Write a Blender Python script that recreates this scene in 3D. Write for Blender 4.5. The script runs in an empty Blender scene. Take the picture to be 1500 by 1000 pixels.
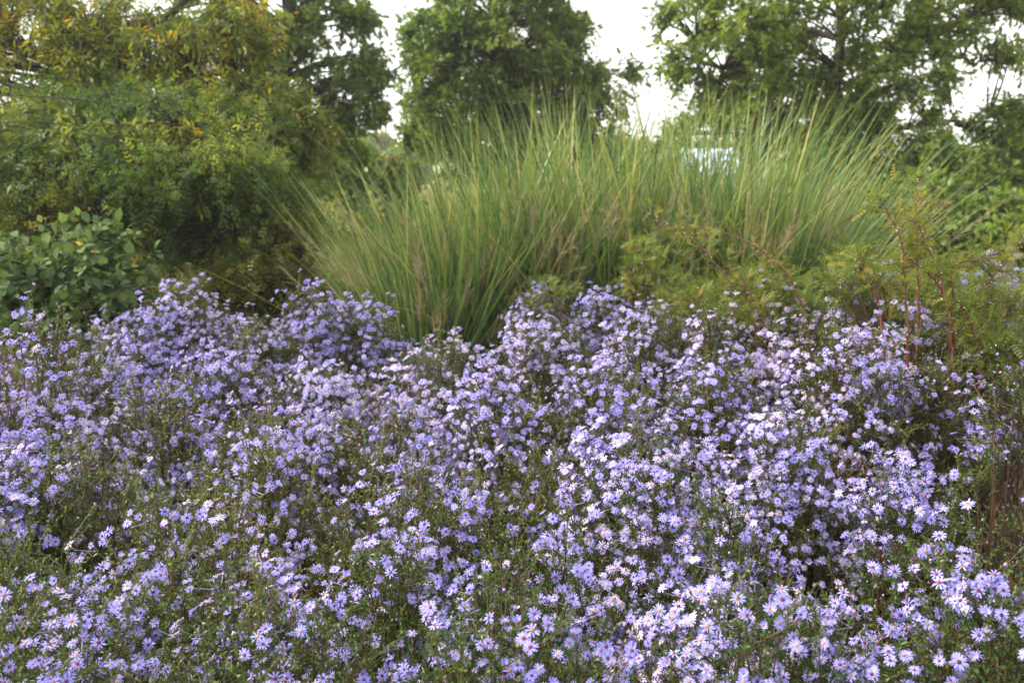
import bpy, math
import numpy as np

# ------------------------------------------------------------------ camera, sky, sun, exposure
S = bpy.context.scene
C = S.collection
PITCH = math.radians(10.3); CAMZ = 1.6; F = 1458.0
cd = bpy.data.cameras.new('camera'); cam = bpy.data.objects.new('camera', cd); C.objects.link(cam)
cd.sensor_width = 36; cd.lens = 35; cd.clip_start = 0.05; cd.clip_end = 3000
cam.location = (0, 0, CAMZ); cam.rotation_euler = (math.pi/2 - PITCH, 0, 0)
cd.dof.use_dof = True; cd.dof.focus_distance = 2.05; cd.dof.aperture_fstop = 6.0
S.camera = cam

SUN_EL, SUN_AZ = math.radians(42), math.radians(-86)        # azimuth measured from +Y (view direction) towards +X
w = bpy.data.worlds.new('World'); S.world = w; w.use_nodes = True
nt = w.node_tree; nt.nodes.clear()
sky = nt.nodes.new('ShaderNodeTexSky'); sky.sky_type = 'NISHITA'; sky.sun_disc = False
sky.sun_elevation = SUN_EL; sky.sun_rotation = SUN_AZ; sky.dust_density = 3.0; sky.air_density = 1.0
geo = nt.nodes.new('ShaderNodeTexCoord'); noi = nt.nodes.new('ShaderNodeTexNoise')
noi.inputs['Scale'].default_value = 2.2; noi.inputs['Detail'].default_value = 5
nt.links.new(geo.outputs['Generated'], noi.inputs['Vector'])
mr = nt.nodes.new('ShaderNodeMapRange'); mr.inputs[1].default_value = .3; mr.inputs[2].default_value = .7
mr.inputs[3].default_value = .62; mr.inputs[4].default_value = .92
nt.links.new(noi.outputs['Fac'], mr.inputs[0])
mx = nt.nodes.new('ShaderNodeMix'); mx.data_type = 'RGBA'
nt.links.new(mr.outputs[0], mx.inputs[0]); nt.links.new(sky.outputs[0], mx.inputs[6])
mx.inputs[7].default_value = (9.0, 8.95, 8.8, 1)             # thin bright cloud
bg = nt.nodes.new('ShaderNodeBackground'); bg.inputs['Strength'].default_value = 0.10
out = nt.nodes.new('ShaderNodeOutputWorld')
nt.links.new(mx.outputs[2], bg.inputs[0]); nt.links.new(bg.outputs[0], out.inputs[0])

sl = bpy.data.lights.new('sun', 'SUN'); so = bpy.data.objects.new('sun', sl); C.objects.link(so)
sl.energy = 3.4; sl.angle = math.radians(7.0); sl.color = (1, .94, .85)
so.rotation_euler = (math.pi/2 - SUN_EL, 0, math.pi - SUN_AZ)
so.location = (-20, 12, 20)
SUNV = np.array([math.sin(SUN_AZ)*math.cos(SUN_EL), math.cos(SUN_AZ)*math.cos(SUN_EL), math.sin(SUN_EL)])

S.view_settings.view_transform = 'Standard'; S.view_settings.look = 'None'
S.view_settings.exposure = 1.55; S.view_settings.gamma = 1; S.view_settings.use_curve_mapping = False
cy = S.cycles
cy.max_bounces = 7; cy.diffuse_bounces = 3; cy.glossy_bounces = 2; cy.transmission_bounces = 4; cy.transparent_max_bounces = 4
cy.use_denoising = True; cy.caustics_reflective = False; cy.caustics_refractive = False
cy.sample_clamp_indirect = 6

# ------------------------------------------------------------------ helpers
def nrm(a):
    return a / np.maximum(np.linalg.norm(a, axis=-1, keepdims=True), 1e-9)

def at(u, v, d):
    """the point seen at pixel (u, v) of the 1500x1000 photograph that stands d metres in front of the camera"""
    a, b = (u-750)/F, (500-v)/F
    k = d / (math.cos(PITCH) + math.sin(PITCH)*b)
    return np.array([k*a, d, CAMZ + k*(-math.sin(PITCH) + math.cos(PITCH)*b)])

class Geo:
    """collects vertices and faces and links them as one mesh object"""
    def __init__(s): s.v = []; s.f = []; s.n = 0; s.m = []; s.t = []
    def add(s, verts, faces, tint=.5, mat=0):
        """verts (k,3); faces: list of (array (m,c)) of one corner count"""
        verts = np.asarray(verts, dtype=np.float32).reshape(-1, 3)
        s.v.append(verts)
        s.t.append(np.broadcast_to(np.asarray(tint, dtype=np.float32), (len(verts),)).copy())
        for fa in faces:
            fa = np.asarray(fa, dtype=np.int64)
            s.f.append(fa + s.n); s.m.append(np.full(len(fa), mat, dtype=np.int32))
        s.n += len(verts)
    def inst(s, tv, tfs, P, X, Y, Z, sx, sy, sz, tint, mats=None):
        """template verts tv (k,3) placed n times in frames X, Y, Z"""
        n, k = len(P), len(tv)
        if n == 0: return
        sx = np.broadcast_to(sx, (n,)); sy = np.broadcast_to(sy, (n,)); sz = np.broadcast_to(sz, (n,))
        V = P[:, None] + X[:, None]*(tv[None, :, 0:1]*sx[:, None, None]) + Y[:, None]*(tv[None, :, 1:2]*sy[:, None, None]) + Z[:, None]*(tv[None, :, 2:3]*sz[:, None, None])
        T = np.repeat(np.broadcast_to(tint, (n,)), k)
        s.v.append(V.reshape(-1, 3).astype(np.float32)); s.t.append(T.astype(np.float32))
        off = (np.arange(n)*k)
        for i, tf in enumerate(tfs):
            tf = np.asarray(tf)
            fa = (off[:, None, None] + tf[None]).reshape(-1, tf.shape[1])
            s.f.append(fa + s.n); s.m.append(np.full(len(fa), mats[i] if mats else 0, dtype=np.int32))
        s.n += n*k
    def leaves(s, tpl, P, D, N, L, W, tint):
        D = nrm(D); B = nrm(np.cross(D, N)); Nn = np.cross(B, D)
        s.inst(tpl[0], tpl[1], P, D, B, Nn, L, W, L, tint)
    def tubes(s, pts, rad, sides=3, tint=.5):
        """pts (n,K,3), rad (n,K)"""
        pts = np.asarray(pts, dtype=float); n, K, _ = pts.shape
        if n == 0: return
        T = np.gradient(pts, axis=1); T = nrm(T)
        ref = np.where(np.abs(T[..., 2:3]) > .9, np.array([1., 0, 0]), np.array([0, 0, 1.]))
        A = nrm(np.cross(T, ref)); B = np.cross(T, A)
        an = np.arange(sides)*2*math.pi/sides
        V = pts[:, :, None] + np.asarray(rad)[:, :, None, None]*(A[:, :, None]*np.cos(an)[None, None, :, None] + B[:, :, None]*np.sin(an)[None, None, :, None])
        i = np.arange(n)[:, None, None]*K*sides; j = np.arange(K-1)[None, :, None]*sides; k = np.arange(sides)[None, None, :]
        k2 = (k+1) % sides
        f = np.stack([i+j+k, i+j+k2, i+j+sides+k2, i+j+sides+k], axis=-1).reshape(-1, 4)
        s.add(V.reshape(-1, 3), [f], np.repeat(np.broadcast_to(tint, (n,)), K*sides))
    def ribbons(s, pts, wid, side, tint=.5, tint_end=None):
        pts = np.asarray(pts, dtype=float); n, K, _ = pts.shape
        V = np.stack([pts - side[:, None]*wid[..., None]*.5, pts + side[:, None]*wid[..., None]*.5], axis=2)
        i = np.arange(n)[:, None]*K*2; j = np.arange(K-1)[None]*2
        f = np.stack([i+j, i+j+1, i+j+3, i+j+2], axis=-1).reshape(-1, 4)
        t0 = np.broadcast_to(tint, (n,)); t1 = t0 if tint_end is None else tint_end
        tt = t0[:, None] + (t1-t0)[:, None]*np.linspace(0, 1, K)[None]
        s.add(V.reshape(-1, 3), [f], np.repeat(tt.reshape(-1), 2))
    def build(s, name, mats, parent=None, smooth=True, loc=None):
        me = bpy.data.meshes.new(name)
        if not isinstance(mats, (list, tuple)): mats = [mats]
        if s.n:
            V = np.concatenate(s.v); T = np.concatenate(s.t)
            if loc is not None: V = V - np.asarray(loc, dtype=np.float32)
            me.vertices.add(len(V)); me.vertices.foreach_set('co', V.ravel())
            cnt = np.concatenate([np.full(len(f), f.shape[1]) for f in s.f])
            idx = np.concatenate([f.ravel() for f in s.f])
            me.loops.add(len(idx)); me.loops.foreach_set('vertex_index', idx.astype(np.int32))
            me.polygons.add(len(cnt))
            st = np.concatenate([[0], np.cumsum(cnt)[:-1]])
            me.polygons.foreach_set('loop_start', st.astype(np.int32))
            me.polygons.foreach_set('material_index', np.concatenate(s.m))
            me.update(calc_edges=True)
            me.polygons.foreach_set('use_smooth', np.full(len(cnt), smooth))
            a = me.attributes.new('tint', 'FLOAT', 'POINT'); a.data.foreach_set('value', T)
        for m in mats: me.materials.append(m)
        o = bpy.data.objects.new(name, me); C.objects.link(o)
        if parent is not None: o.parent = parent
        return o

def tag(o, label=None, cat=None, group=None, kind=None):
    if label: o['label'] = label
    if cat: o['category'] = cat
    if group: o['group'] = group
    if kind: o['kind'] = kind
    return o

def empty(name, loc, label, cat, group=None):
    o = bpy.data.objects.new(name, None); C.objects.link(o); o.location = tuple(float(q) for q in loc); o.empty_display_size = .1
    return tag(o, label, cat, group)

# ------------------------------------------------------------------ materials
def ramp_mat(name, stops, transl=0.0, rough=.55, spec=.3, bump=0, objrand=0.0, tcol=(1, 1, 1), noise=0.0, nscale=3.0):
    m = bpy.data.materials.new(name); m.use_nodes = True; t = m.node_tree; t.nodes.clear()
    N, L = t.nodes, t.links
    at_ = N.new('ShaderNodeAttribute'); at_.attribute_name = 'tint'
    fac = at_.outputs['Fac']
    if objrand:
        oi = N.new('ShaderNodeObjectInfo'); ma = N.new('ShaderNodeMath'); ma.operation = 'MULTIPLY_ADD'
        L.new(oi.outputs['Random'], ma.inputs[0]); ma.inputs[1].default_value = objrand; L.new(fac, ma.inputs[2]); fac = ma.outputs[0]
    if noise:
        g = N.new('ShaderNodeNewGeometry'); no = N.new('ShaderNodeTexNoise'); no.inputs['Scale'].default_value = nscale
        no.inputs['Detail'].default_value = 6
        L.new(g.outputs['Position'], no.inputs['Vector'])
        sb = N.new('ShaderNodeMath'); sb.operation = 'SUBTRACT'; L.new(no.outputs['Fac'], sb.inputs[0]); sb.inputs[1].default_value = .5
        ma = N.new('ShaderNodeMath'); ma.operation = 'MULTIPLY_ADD'
        L.new(sb.outputs[0], ma.inputs[0]); ma.inputs[1].default_value = noise; L.new(fac, ma.inputs[2]); fac = ma.outputs[0]
    r = N.new('ShaderNodeValToRGB'); L.new(fac, r.inputs[0])
    e = r.color_ramp.elements
    while len(e) < len(stops): e.new(.5)
    for i, (p, c) in enumerate(stops): e[i].position = p; e[i].color = (*c, 1)
    p = N.new('ShaderNodeBsdfPrincipled'); L.new(r.outputs[0], p.inputs['Base Color'])
    p.inputs['Roughness'].default_value = rough; p.inputs['Specular IOR Level'].default_value = spec
    if bump:
        g = N.new('ShaderNodeNewGeometry'); no = N.new('ShaderNodeTexNoise'); no.inputs['Scale'].default_value = nscale*6
        no.inputs['Detail'].default_value = 8
        L.new(g.outputs['Position'], no.inputs['Vector']); b = N.new('ShaderNodeBump'); b.inputs['Strength'].default_value = bump
        b.inputs['Distance'].default_value = .05
        L.new(no.outputs['Fac'], b.inputs['Height']); L.new(b.outputs[0], p.inputs['Normal'])
    o = N.new('ShaderNodeOutputMaterial')
    if transl:
        tr = N.new('ShaderNodeBsdfTranslucent'); mc = N.new('ShaderNodeMix'); mc.data_type = 'RGBA'; mc.blend_type = 'MULTIPLY'
        mc.inputs[0].default_value = 1; L.new(r.outputs[0], mc.inputs[6]); mc.inputs[7].default_value = (*tcol, 1)
        L.new(mc.outputs[2], tr.inputs[0])
        ms = N.new('ShaderNodeMixShader'); ms.inputs[0].default_value = transl
        L.new(p.outputs[0], ms.inputs[1]); L.new(tr.outputs[0], ms.inputs[2]); L.new(ms.outputs[0], o.inputs[0])
    else: L.new(p.outputs[0], o.inputs[0])
    return m

WARM = (1.35, 1.35, .6)
M = {
 'petal': ramp_mat('petal', [(0, (.25, .24, .73)), (.35, (.34, .32, .81)), (.75, (.455, .425, .87)), (1, (.64, .54, .86))], .38, .7, .08, objrand=.45, tcol=(.95, .92, 1.05)),
 'disc': ramp_mat('flower_disc', [(0, (.07, .018, .030)), (.5, (.15, .045, .035)), (.68, (.28, .13, .04)), (1, (.42, .27, .06))], 0, .8, .1, objrand=.9),
 'bud': ramp_mat('bud', [(0, (.10, .12, .04)), (.5, (.22, .15, .22)), (1, (.40, .26, .55))], 0, .6),
 'aleaf': ramp_mat('aster_leaf', [(0, (.022, .042, .014)), (.4, (.045, .098, .016)), (.75, (.115, .160, .028)), (1, (.22, .17, .065))], .32, .5, .35, tcol=WARM),
 'astem': ramp_mat('aster_stem', [(0, (.07, .035, .02)), (.5, (.09, .045, .028)), (1, (.065, .07, .03))], 0, .6),
 'dry': ramp_mat('dry_leaf', [(0, (.04, .018, .010)), (.6, (.11, .045, .022)), (1, (.20, .12, .05))], .25, .7, .15),
 'oak': ramp_mat('oak_leaf', [(0, (.056, .108, .022)), (.5, (.112, .180, .036)), (.85, (.175, .235, .046)), (1, (.27, .28, .05))], .56, .42, .45, tcol=WARM),
 'oak2': ramp_mat('pale_oak_leaf', [(0, (.066, .120, .024)), (.5, (.140, .205, .038)), (.85, (.200, .260, .050)), (1, (.27, .28, .05))], .54, .45, .4, tcol=WARM),
 'willow': ramp_mat('yellowing_leaf', [(0, (.060, .110, .022)), (.4, (.145, .180, .030)), (.75, (.27, .27, .036)), (1, (.50, .32, .04))], .52, .5, .3, tcol=(1.3, 1.2, .6)),
 'locust': ramp_mat('locust_leaf', [(0, (.045, .090, .036)), (.4, (.085, .140, .036)), (.7, (.145, .185, .032)), (1, (.25, .25, .03))], .50, .55, .25, tcol=(1.25, 1.25, .6)),
 'broad': ramp_mat('broad_leaf', [(0, (.045, .085, .034)), (.5, (.085, .130, .050)), (.9, (.14, .20, .055)), (1, (.42, .33, .07))], .30, .7, .15, tcol=WARM),
 'olive': ramp_mat('olive_leaf', [(0, (.040, .065, .014)), (.5, (.090, .105, .020)), (1, (.22, .17, .025))], .35, .5, .3, tcol=WARM),
 'feather': ramp_mat('feather_leaf', [(0, (.045, .095, .022)), (.45, (.110, .155, .027)), (.8, (.20, .215, .036)), (1, (.32, .22, .045))], .42, .5, .3, tcol=WARM),
 'cane': ramp_mat('red_cane', [(0, (.10, .028, .018)), (1, (.19, .055, .032))], 0, .45, .5),
 'twig': ramp_mat('brown_twig', [(0, (.04, .022, .014)), (1, (.10, .05, .03))], 0, .6, .3),
 'bark': ramp_mat('bark', [(0, (.03, .025, .02)), (1, (.085, .07, .055))], 0, .85, .2, bump=.6, noise=.9, nscale=5),
 'blade': ramp_mat('grass_blade', [(0, (.028, .082, .046)), (.35, (.082, .160, .050)), (.62, (.185, .24, .058)), (1, (.40, .36, .14))], .33, .45, .35, tcol=(1.15, 1.1, .7)),
 'seed': ramp_mat('seed_head', [(0, (.22, .16, .10)), (1, (.44, .34, .20))], .35, .7, .2),
 'dew': ramp_mat('dew', [(0, (.85, .88, .9)), (1, (.85, .88, .9))], 0, .03, 1.0),
 'soil': ramp_mat('soil', [(0, (.012, .009, .006)), (.5, (.035, .025, .016)), (1, (.07, .05, .03))], 0, .95, .1, bump=1, noise=1.4, nscale=9),
 'meadow': ramp_mat('meadow_ground', [(0, (.07, .08, .025)), (.5, (.14, .14, .04)), (1, (.26, .22, .07))], 0, .95, .1, bump=.7, noise=1.2, nscale=.7),
 'mblade': ramp_mat('meadow_grass', [(0, (.08, .11, .03)), (.5, (.20, .20, .05)), (1, (.42, .34, .12))], .35, .6, .2, tcol=(1.1, 1.1, .8)),
 'hill': ramp_mat('hill', [(0, (.04, .06, .05)), (1, (.08, .11, .07))], 0, .95, .1, noise=1.2, nscale=.05),
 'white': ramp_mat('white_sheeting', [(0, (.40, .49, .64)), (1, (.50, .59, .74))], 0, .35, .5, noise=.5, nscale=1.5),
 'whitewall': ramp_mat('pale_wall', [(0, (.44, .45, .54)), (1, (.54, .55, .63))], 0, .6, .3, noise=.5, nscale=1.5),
 'frame': ramp_mat('grey_frame', [(0, (.25, .27, .33)), (1, (.30, .32, .38))], 0, .5),
 'wood': ramp_mat('post_wood', [(0, (.10, .08, .06)), (1, (.20, .17, .13))], 0, .85, .2, bump=.5, noise=.8, nscale=14),
}

# ------------------------------------------------------------------ leaf and flower templates  (x along, y across, z normal)
NARROW = (np.array([(0, 0, 0), (.45, .5, .03), (1, 0, -.05), (.45, -.5, .03)]), [[(0, 1, 2, 3)]])
OVATE = (np.array([(0, 0, 0), (.25, .40, .06), (.6, .46, .05), (1, 0, -.10), (.6, -.46, .05), (.25, -.40, .06), (.45, 0, 0)]),
         [[(0, 6, 2, 1), (6, 3, 2, 2)][:1] + [], [(6, 3, 2), (6, 4, 3)], [(0, 5, 4, 6)]])
OVATE = (OVATE[0], [[(0, 1, 2, 6), (0, 6, 4, 5)], [(6, 2, 3), (6, 3, 4)]])
def oak_tpl():
    # a lobed half-outline, mirrored, folded a little along the midrib
    h = [(.10, .04), (.24, .25), (.31, .09), (.50, .47), (.56, .13), (.74, .36), (.80, .12)]
    v = [(0, 0, 0)] + [(x, y, .25*y) for x, y in h] + [(1, 0, -.08)] + [(x, -y, .25*y) for x, y in reversed(h)] 
    return (np.array(v), [[tuple(range(0, 9))], [(8,)+tuple(range(9, 16))+(0,)]])
OAK = oak_tpl()

def rand_unit(rng, n):
    return nrm(rng.normal(size=(n, 3)))

def flower_tpl(rng, npet=13, lod=0, cup=0.0):
    """an aster head facing +Z, radius 1: rays and a domed centre; returns verts, faces, mats"""
    V = []; Q = []; T = []
    a0 = rng.uniform(0, 6.28)
    for i in range(npet):
        a = a0 + 2*math.pi*(i+rng.uniform(-.22, .22))/npet
        L = rng.uniform(.82, 1.05); wd = rng.uniform(.085, .12) if lod == 0 else .135
        lift = rng.uniform(-.05, .25) + cup; L *= 1-.35*cup; droop = rng.uniform(.0, .25)
        tw = rng.uniform(-.03, .03)
        c, s_ = math.cos(a), math.sin(a)
        def p(r, w_, z): V.append((c*r - s_*w_, s_*r + c*w_, z)); return len(V)-1
        if lod == 0:
            z = lambda t: .03 + lift*t - droop*t*t
            ids = [p(.2, -wd*.45, z(.2)), p(.2, wd*.45, z(.2)), p(.5*L, -wd*.9, z(.5)+tw), p(.5*L, wd*.9, z(.5)-tw),
                   p(.85*L, -wd*.85, z(.85)+tw), p(.85*L, wd*.85, z(.85)-tw), p(L, 0, z(1))]
            Q += [(ids[0], ids[2], ids[3], ids[1]), (ids[2], ids[4], ids[5], ids[3])]; T += [(ids[4], ids[6], ids[5])]
        else:
            ids = [p(.18, 0, .03), p(.7*L, wd, lift*.7), p(L, 0, lift-droop), p(.7*L, -wd, lift*.7)]
            Q += [(ids[0], ids[3], ids[2], ids[1])]
    # domed centre
    n = 8 if lod == 0 else 5; b = len(V); DQ = []; DT = []
    for r, z in ((.27, .0), (.22, .13)):
        for k in range(n): V.append((r*math.cos(6.2832*k/n), r*math.sin(6.2832*k/n), z))
    V.append((0, 0, .17))
    for k in range(n):
        k2 = (k+1) % n
        DQ.append((b+k, b+k2, b+n+k2, b+n+k)); DT.append((b+n+k, b+n+k2, b+2*n))
    Vn = np.array(V)
    faces = [np.array(Q)] + ([np.array(T)] if T else []) + [np.array(DQ), np.array(DT)]
    mats = [0] + ([0] if T else []) + [1, 1]
    return Vn, faces, mats, b

_fr = np.random.default_rng(5)
FT = [flower_tpl(_fr, n, 0, c_) for n, c_ in ((11, 0), (12, 0), (13, .1), (14, 0), (13, 0), (12, .2), (15, 0), (9, .1), (12, .75), (8, 0))]
FT_FAR = [flower_tpl(_fr, n, 1) for n in (9, 10, 9, 11)]
def flower_meshes():
    res = []
    for V, faces, mats, b in FT:
        g = Geo(); pet = [f for f, m in zip(faces, mats) if m == 0]; g.add(V[:b], pet, .25)
        o = g.build('flower', [M['petal']]); me = o.data; bpy.data.objects.remove(o)
        g = Geo(); g.add(V[b:], [f-b for f, m in zip(faces, mats) if m == 1], .05)
        o = g.build('flower_centre', [M['disc']]); mc = o.data; bpy.data.objects.remove(o)
        g = Geo(); g.add(V, pet, .25); g.add(V[b:], [f-b for f, m in zip(faces, mats) if m == 1], .05, 1)
        o = g.build('flower', [M['petal'], M['disc']]); mw = o.data; bpy.data.objects.remove(o)
        res.append((me, mc, mw))
    return res
FM = flower_meshes()
OCT = (np.array([(1, 0, 0), (-1, 0, 0), (0, 1, 0), (0, -1, 0), (0, 0, 1), (0, 0, -1.)]),
       [[(0, 2, 4), (2, 1, 4), (1, 3, 4), (3, 0, 4), (2, 0, 5), (1, 2, 5), (3, 1, 5), (0, 3, 5)]])

# ------------------------------------------------------------------ ground, meadow, hills
def sheet(name, x0, x1, y0, y1, z, mat, nx, ny, amp, seed=0):
    rng = np.random.default_rng(seed); g = Geo()
    X, Y = np.meshgrid(np.linspace(x0, x1, nx), np.linspace(y0, y1, ny))
    Z = z + amp*(np.sin(X*2.1+Y*1.3)+np.sin(X*.7-Y*2.7+1)) * .5 + rng.normal(size=X.shape)*amp*.3
    V = np.stack([X, Y, Z], -1).reshape(-1, 3)
    i, j = np.meshgrid(np.arange(nx-1), np.arange(ny-1)); a = (j*nx+i).ravel()
    g.add(V, [np.stack([a, a+1, a+nx+1, a+nx], -1)], .5)
    return tag(g.build(name, mat), kind='structure')
sheet('ground', -900, 900, -300, 1500, -.03, M['meadow'], 60, 60, 0)
sheet('soil', -6, 6, -1.5, 8.2, .02, M['soil'], 160, 130, .018, 3)
def hill(x0, x1, y, h, seed, depth=60):
    g = Geo(); n = 60; t = np.linspace(0, 1, n); rng = np.random.default_rng(seed)
    prof = h*np.sin(math.pi*t)**.7*(1+.12*np.sin(t*17+seed)+.06*np.sin(t*41+seed))
    rows = []
    for k, s in enumerate(np.linspace(-1, 1, 9)):
        rows.append(np.stack([x0+(x1-x0)*t, np.full(n, y+depth*s), prof*(1-s*s)-.5], -1))
    V = np.concatenate(rows); i, j = np.meshgrid(np.arange(n-1), np.arange(8)); a = (j*n+i).ravel()
    g.add(V, [np.stack([a, a+1, a+n+1, a+n], -1)], .5)
    tag(g.build('hills', M['hill']), kind='structure')
hill(-420, 620, 700, 13, 2, 120)
hill(120, 520, 520, 10, 5, 80)

def meadow_grass():
    rng = np.random.default_rng(77); g = Geo(); n = 42000
    y = 8.8 + 34*rng.random(n)**1.7; x = (rng.random(n)-.5)*(y*1.35+5)
    h = rng.uniform(.35, .85, n)*np.clip(.6+.4*np.sin(x*.5)*np.cos(y*.4)+.3, .4, 1.2); a = rng.uniform(0, 6.28, n)
    lean = rng.uniform(.05, .4, n)*h; K = 4; t = np.linspace(0, 1, K)
    dx, dy = np.cos(a), np.sin(a)
    P = np.stack([x[:, None]+dx[:, None]*lean[:, None]*t**2, y[:, None]+dy[:, None]*lean[:, None]*t**2, h[:, None]*t], -1)
    side = np.stack([-dy, dx, np.zeros(n)], -1)
    wd = (rng.uniform(.008, .014, n)*(y/12)**.6)[:, None]*np.array([1, .9, .6, .05])
    t0 = np.clip(rng.normal(.35, .2, n), 0, 1); g.ribbons(P, wd, side, t0, np.clip(t0+.3, 0, 1))
    tag(g.build('meadow_grass', M['mblade']), 'tall pale yellow meadow grass growing behind the shrubs', 'grass', kind='stuff')
meadow_grass()

# ------------------------------------------------------------------ trees and shrubs
def bez(A, B, Cc, K):
    t = np.linspace(0, 1, K)[None, :, None]
    return (1-t)**2*A[:, None] + 2*t*(1-t)*B[:, None] + t*t*Cc[:, None]

def crown_leaves(g, gt, rng, centers, axis0, ntw, tl, nleaf, tpl, L, W, droop, tintf, spread=1.0, outc=None, twr=.004):
    """every clump centre carries ntw twigs, every twig nleaf leaves"""
    n = len(centers)
    out_ = nrm(centers - axis0)
    Dr = nrm(out_[:, None]*.8 + rng.normal(size=(n, ntw, 3))*spread + np.array([0, 0, .15])).reshape(-1, 3)
    st = np.repeat(centers, ntw, 0)
    ln = rng.uniform(.5, 1.2, len(st))*tl
    end = st + Dr*ln[:, None] + np.array([0, 0, -1])*(droop*ln)[:, None]
    mid = st + Dr*(ln*.5)[:, None] + np.array([0, 0, .08])*ln[:, None]
    pts = bez(st, mid, end, 4)
    gt.tubes(pts, np.full((len(st), 4), twr)*np.array([1.3, 1, .8, .4]), 3, .3)
    t = rng.uniform(.12, 1.03, (len(st), nleaf))
    P = (1-t)[..., None]**2*st[:, None] + (2*t*(1-t))[..., None]*mid[:, None] + (t*t)[..., None]*end[:, None]
    T = nrm(end - st)[:, None]
    D = nrm(T*.55 + rng.normal(size=P.shape)*.75 + np.array([0, 0, -.25-droop*.7]))
    N = nrm(np.array([0, 0, 1.]) + rng.normal(size=P.shape)*.6)
    P = (P + D*.01).reshape(-1, 3); D = D.reshape(-1, 3); N = N.reshape(-1, 3)
    k = len(P); s = rng.uniform(.5, 1.22, k)
    ct = np.repeat(rng.normal(0, .18, n), ntw*nleaf)
    tint = np.clip(tintf(P, rng) + ct, 0, 1)
    g.leaves(tpl, P, D, N, L*s, W*s, tint)

def in_ellipsoids(rng, ells, shell=.35):
    """ells: (centre xyz, radii xyz, count)"""
    res = []
    for c, r, n in ells:
        d = rand_unit(rng, n); rr = (shell + (1-shell)*rng.random(n))**(.6)
        res.append(np.asarray(c) + d*rr[:, None]*np.asarray(r))
    return np.concatenate(res)

def E(u, v, d, ru, rv, rd, n):
    c = at(u, v, d); k = d/F
    return (c, (ru*k, rd, rv*k), n)

def tree(name, label, cat, base, trunk, trad, ells, ntw, tl, nleaf, tpl, L, W, mat, seed, droop=.2, tintf=None, group=None, shell=.35, spread=1.0, limbs=(), brr=.018):
    rng = np.random.default_rng(seed)
    root = empty(name, (base[0], base[1], 0), label, cat, group)
    B = np.array([base[0], base[1], 0.])
    tk = np.array(trunk, dtype=float)                       # world polyline
    gt = Geo(); tt = np.linspace(0, 1, 14); s = np.linspace(0, 1, len(tk))
    pt = np.stack([np.interp(tt, s, tk[:, i]) for i in range(3)], -1); pt[1:-1] += rng.normal(size=(12, 3))*trad*.35
    flare = 1 + .9*np.exp(-tt*14)
    gt.tubes(pt[None], (trad*(1-.85*tt)*flare)[None], 10, .4)
    anchors = [pt[3:]]
    for lb in limbs:
        lb = np.array(lb, dtype=float); s2 = np.linspace(0, 1, len(lb)); t2 = np.linspace(0, 1, 10)
        q = np.stack([np.interp(t2, s2, lb[:, i]) for i in range(3)], -1); q[1:-1] += rng.normal(size=(8, 3))*trad*.25
        gt.tubes(q[None], (trad*.32*(1-.8*t2))[None], 7, .4); anchors.append(q[1:])
    anc = np.concatenate(anchors)
    cen = in_ellipsoids(rng, ells, shell)
    cen = cen[cen[:, 2] > .15]
    # each clump hangs on a branch that leaves the nearest lower trunk or limb point
    dz = cen[:, None] - anc[None]; cost = np.linalg.norm(dz*np.array([1, 1, 1.7]), axis=-1) + np.where(dz[..., 2] < .1, 1.2, 0)
    A = anc[np.argmin(cost, 1)]
    mid = A*.5 + cen*.5 + np.array([0, 0, .12])*np.linalg.norm(cen-A, axis=1)[:, None] + rng.normal(size=cen.shape)*.05
    gt.tubes(bez(A, mid, cen, 6), np.linspace(brr, brr*.3, 6)[None].repeat(len(cen), 0), 4, .3)
    gl = Geo()
    crown_leaves(gl, gt, rng, cen, pt[7], ntw, tl, nleaf, tpl, L, W, droop, tintf or (lambda P, r: r.normal(.45, .18, len(P))), spread, twr=brr*.22)
    gt.build('trunk', M['bark'], root, loc=B); gl.build('crown', mat, root, loc=B)
    return root

def pinnate_tpl(n, wid=.26, ll=.40, w_=1.0):
    """a feathery leaf: a midrib with n pairs of leaflets, as one template (x along, y across)"""
    V = []; Q = []
    V += [(0, -.008, 0), (0, .008, 0), (1, .004, -.06), (1, -.004, -.06)]; Q.append((0, 1, 2, 3))
    for i in range(n):
        x = .14 + .84*i/(n-1); l = wid*(1-.35*abs(2*i/(n-1)-.9)); a = .45
        for s in (1, -1):
            b = len(V); z = -.06*x*x
            V += [(x, 0, z), (x+l*a*.5-ll*.10, s*l*.5, z+.03), (x+l*a, s*l, z), (x+l*a*.5+ll*.14, s*l*.5, z+.03)]
            Q.append((b, b+1, b+2, b+3) if s < 0 else (b, b+3, b+2, b+1))
    return (np.array(V), [Q])
PINN = pinnate_tpl(3, .34, .85)
PINN_FINE = pinnate_tpl(5, .24, .46)

# middle oak
b = at(745, 400, 16); bx = b[0]
def oak_t(P, r): return r.normal(.42, .17, len(P)) + np.clip((P[:, 2]-2.5)*.03, 0, .15)
tree('oak_tree', 'dense dark green young oak standing alone behind the middle of the tall grass', 'tree', (bx, 16), [(bx, 16, -.05), (bx+.05, 16, 1.6), (bx-.05, 16.05, 3.4), (bx+.05, 16, 6.3)], .11,
     [E(730, 60, 16, 118, 190, 1.3, 210), E(690, 150, 16, 92, 90, 1.1, 90), E(800, 140, 16, 80, 90, 1.1, 80), E(648, 70, 16, 55, 48, .6, 30), E(868, 165, 16, 46, 60, .7, 34),
      E(640, 200, 16, 42, 30, .6, 18), E(925, 105, 16, 9, 8, .15, 3), E(820, 70, 16, 42, 50, .7, 26), E(735, -170, 16, 80, 120, 1.1, 50), E(760, 240, 16, 110, 40, 1., 50)],
     9, .33, 8, OAK, .12, .085, M['oak'], 11, .12, oak_t, shell=.45)

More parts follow.
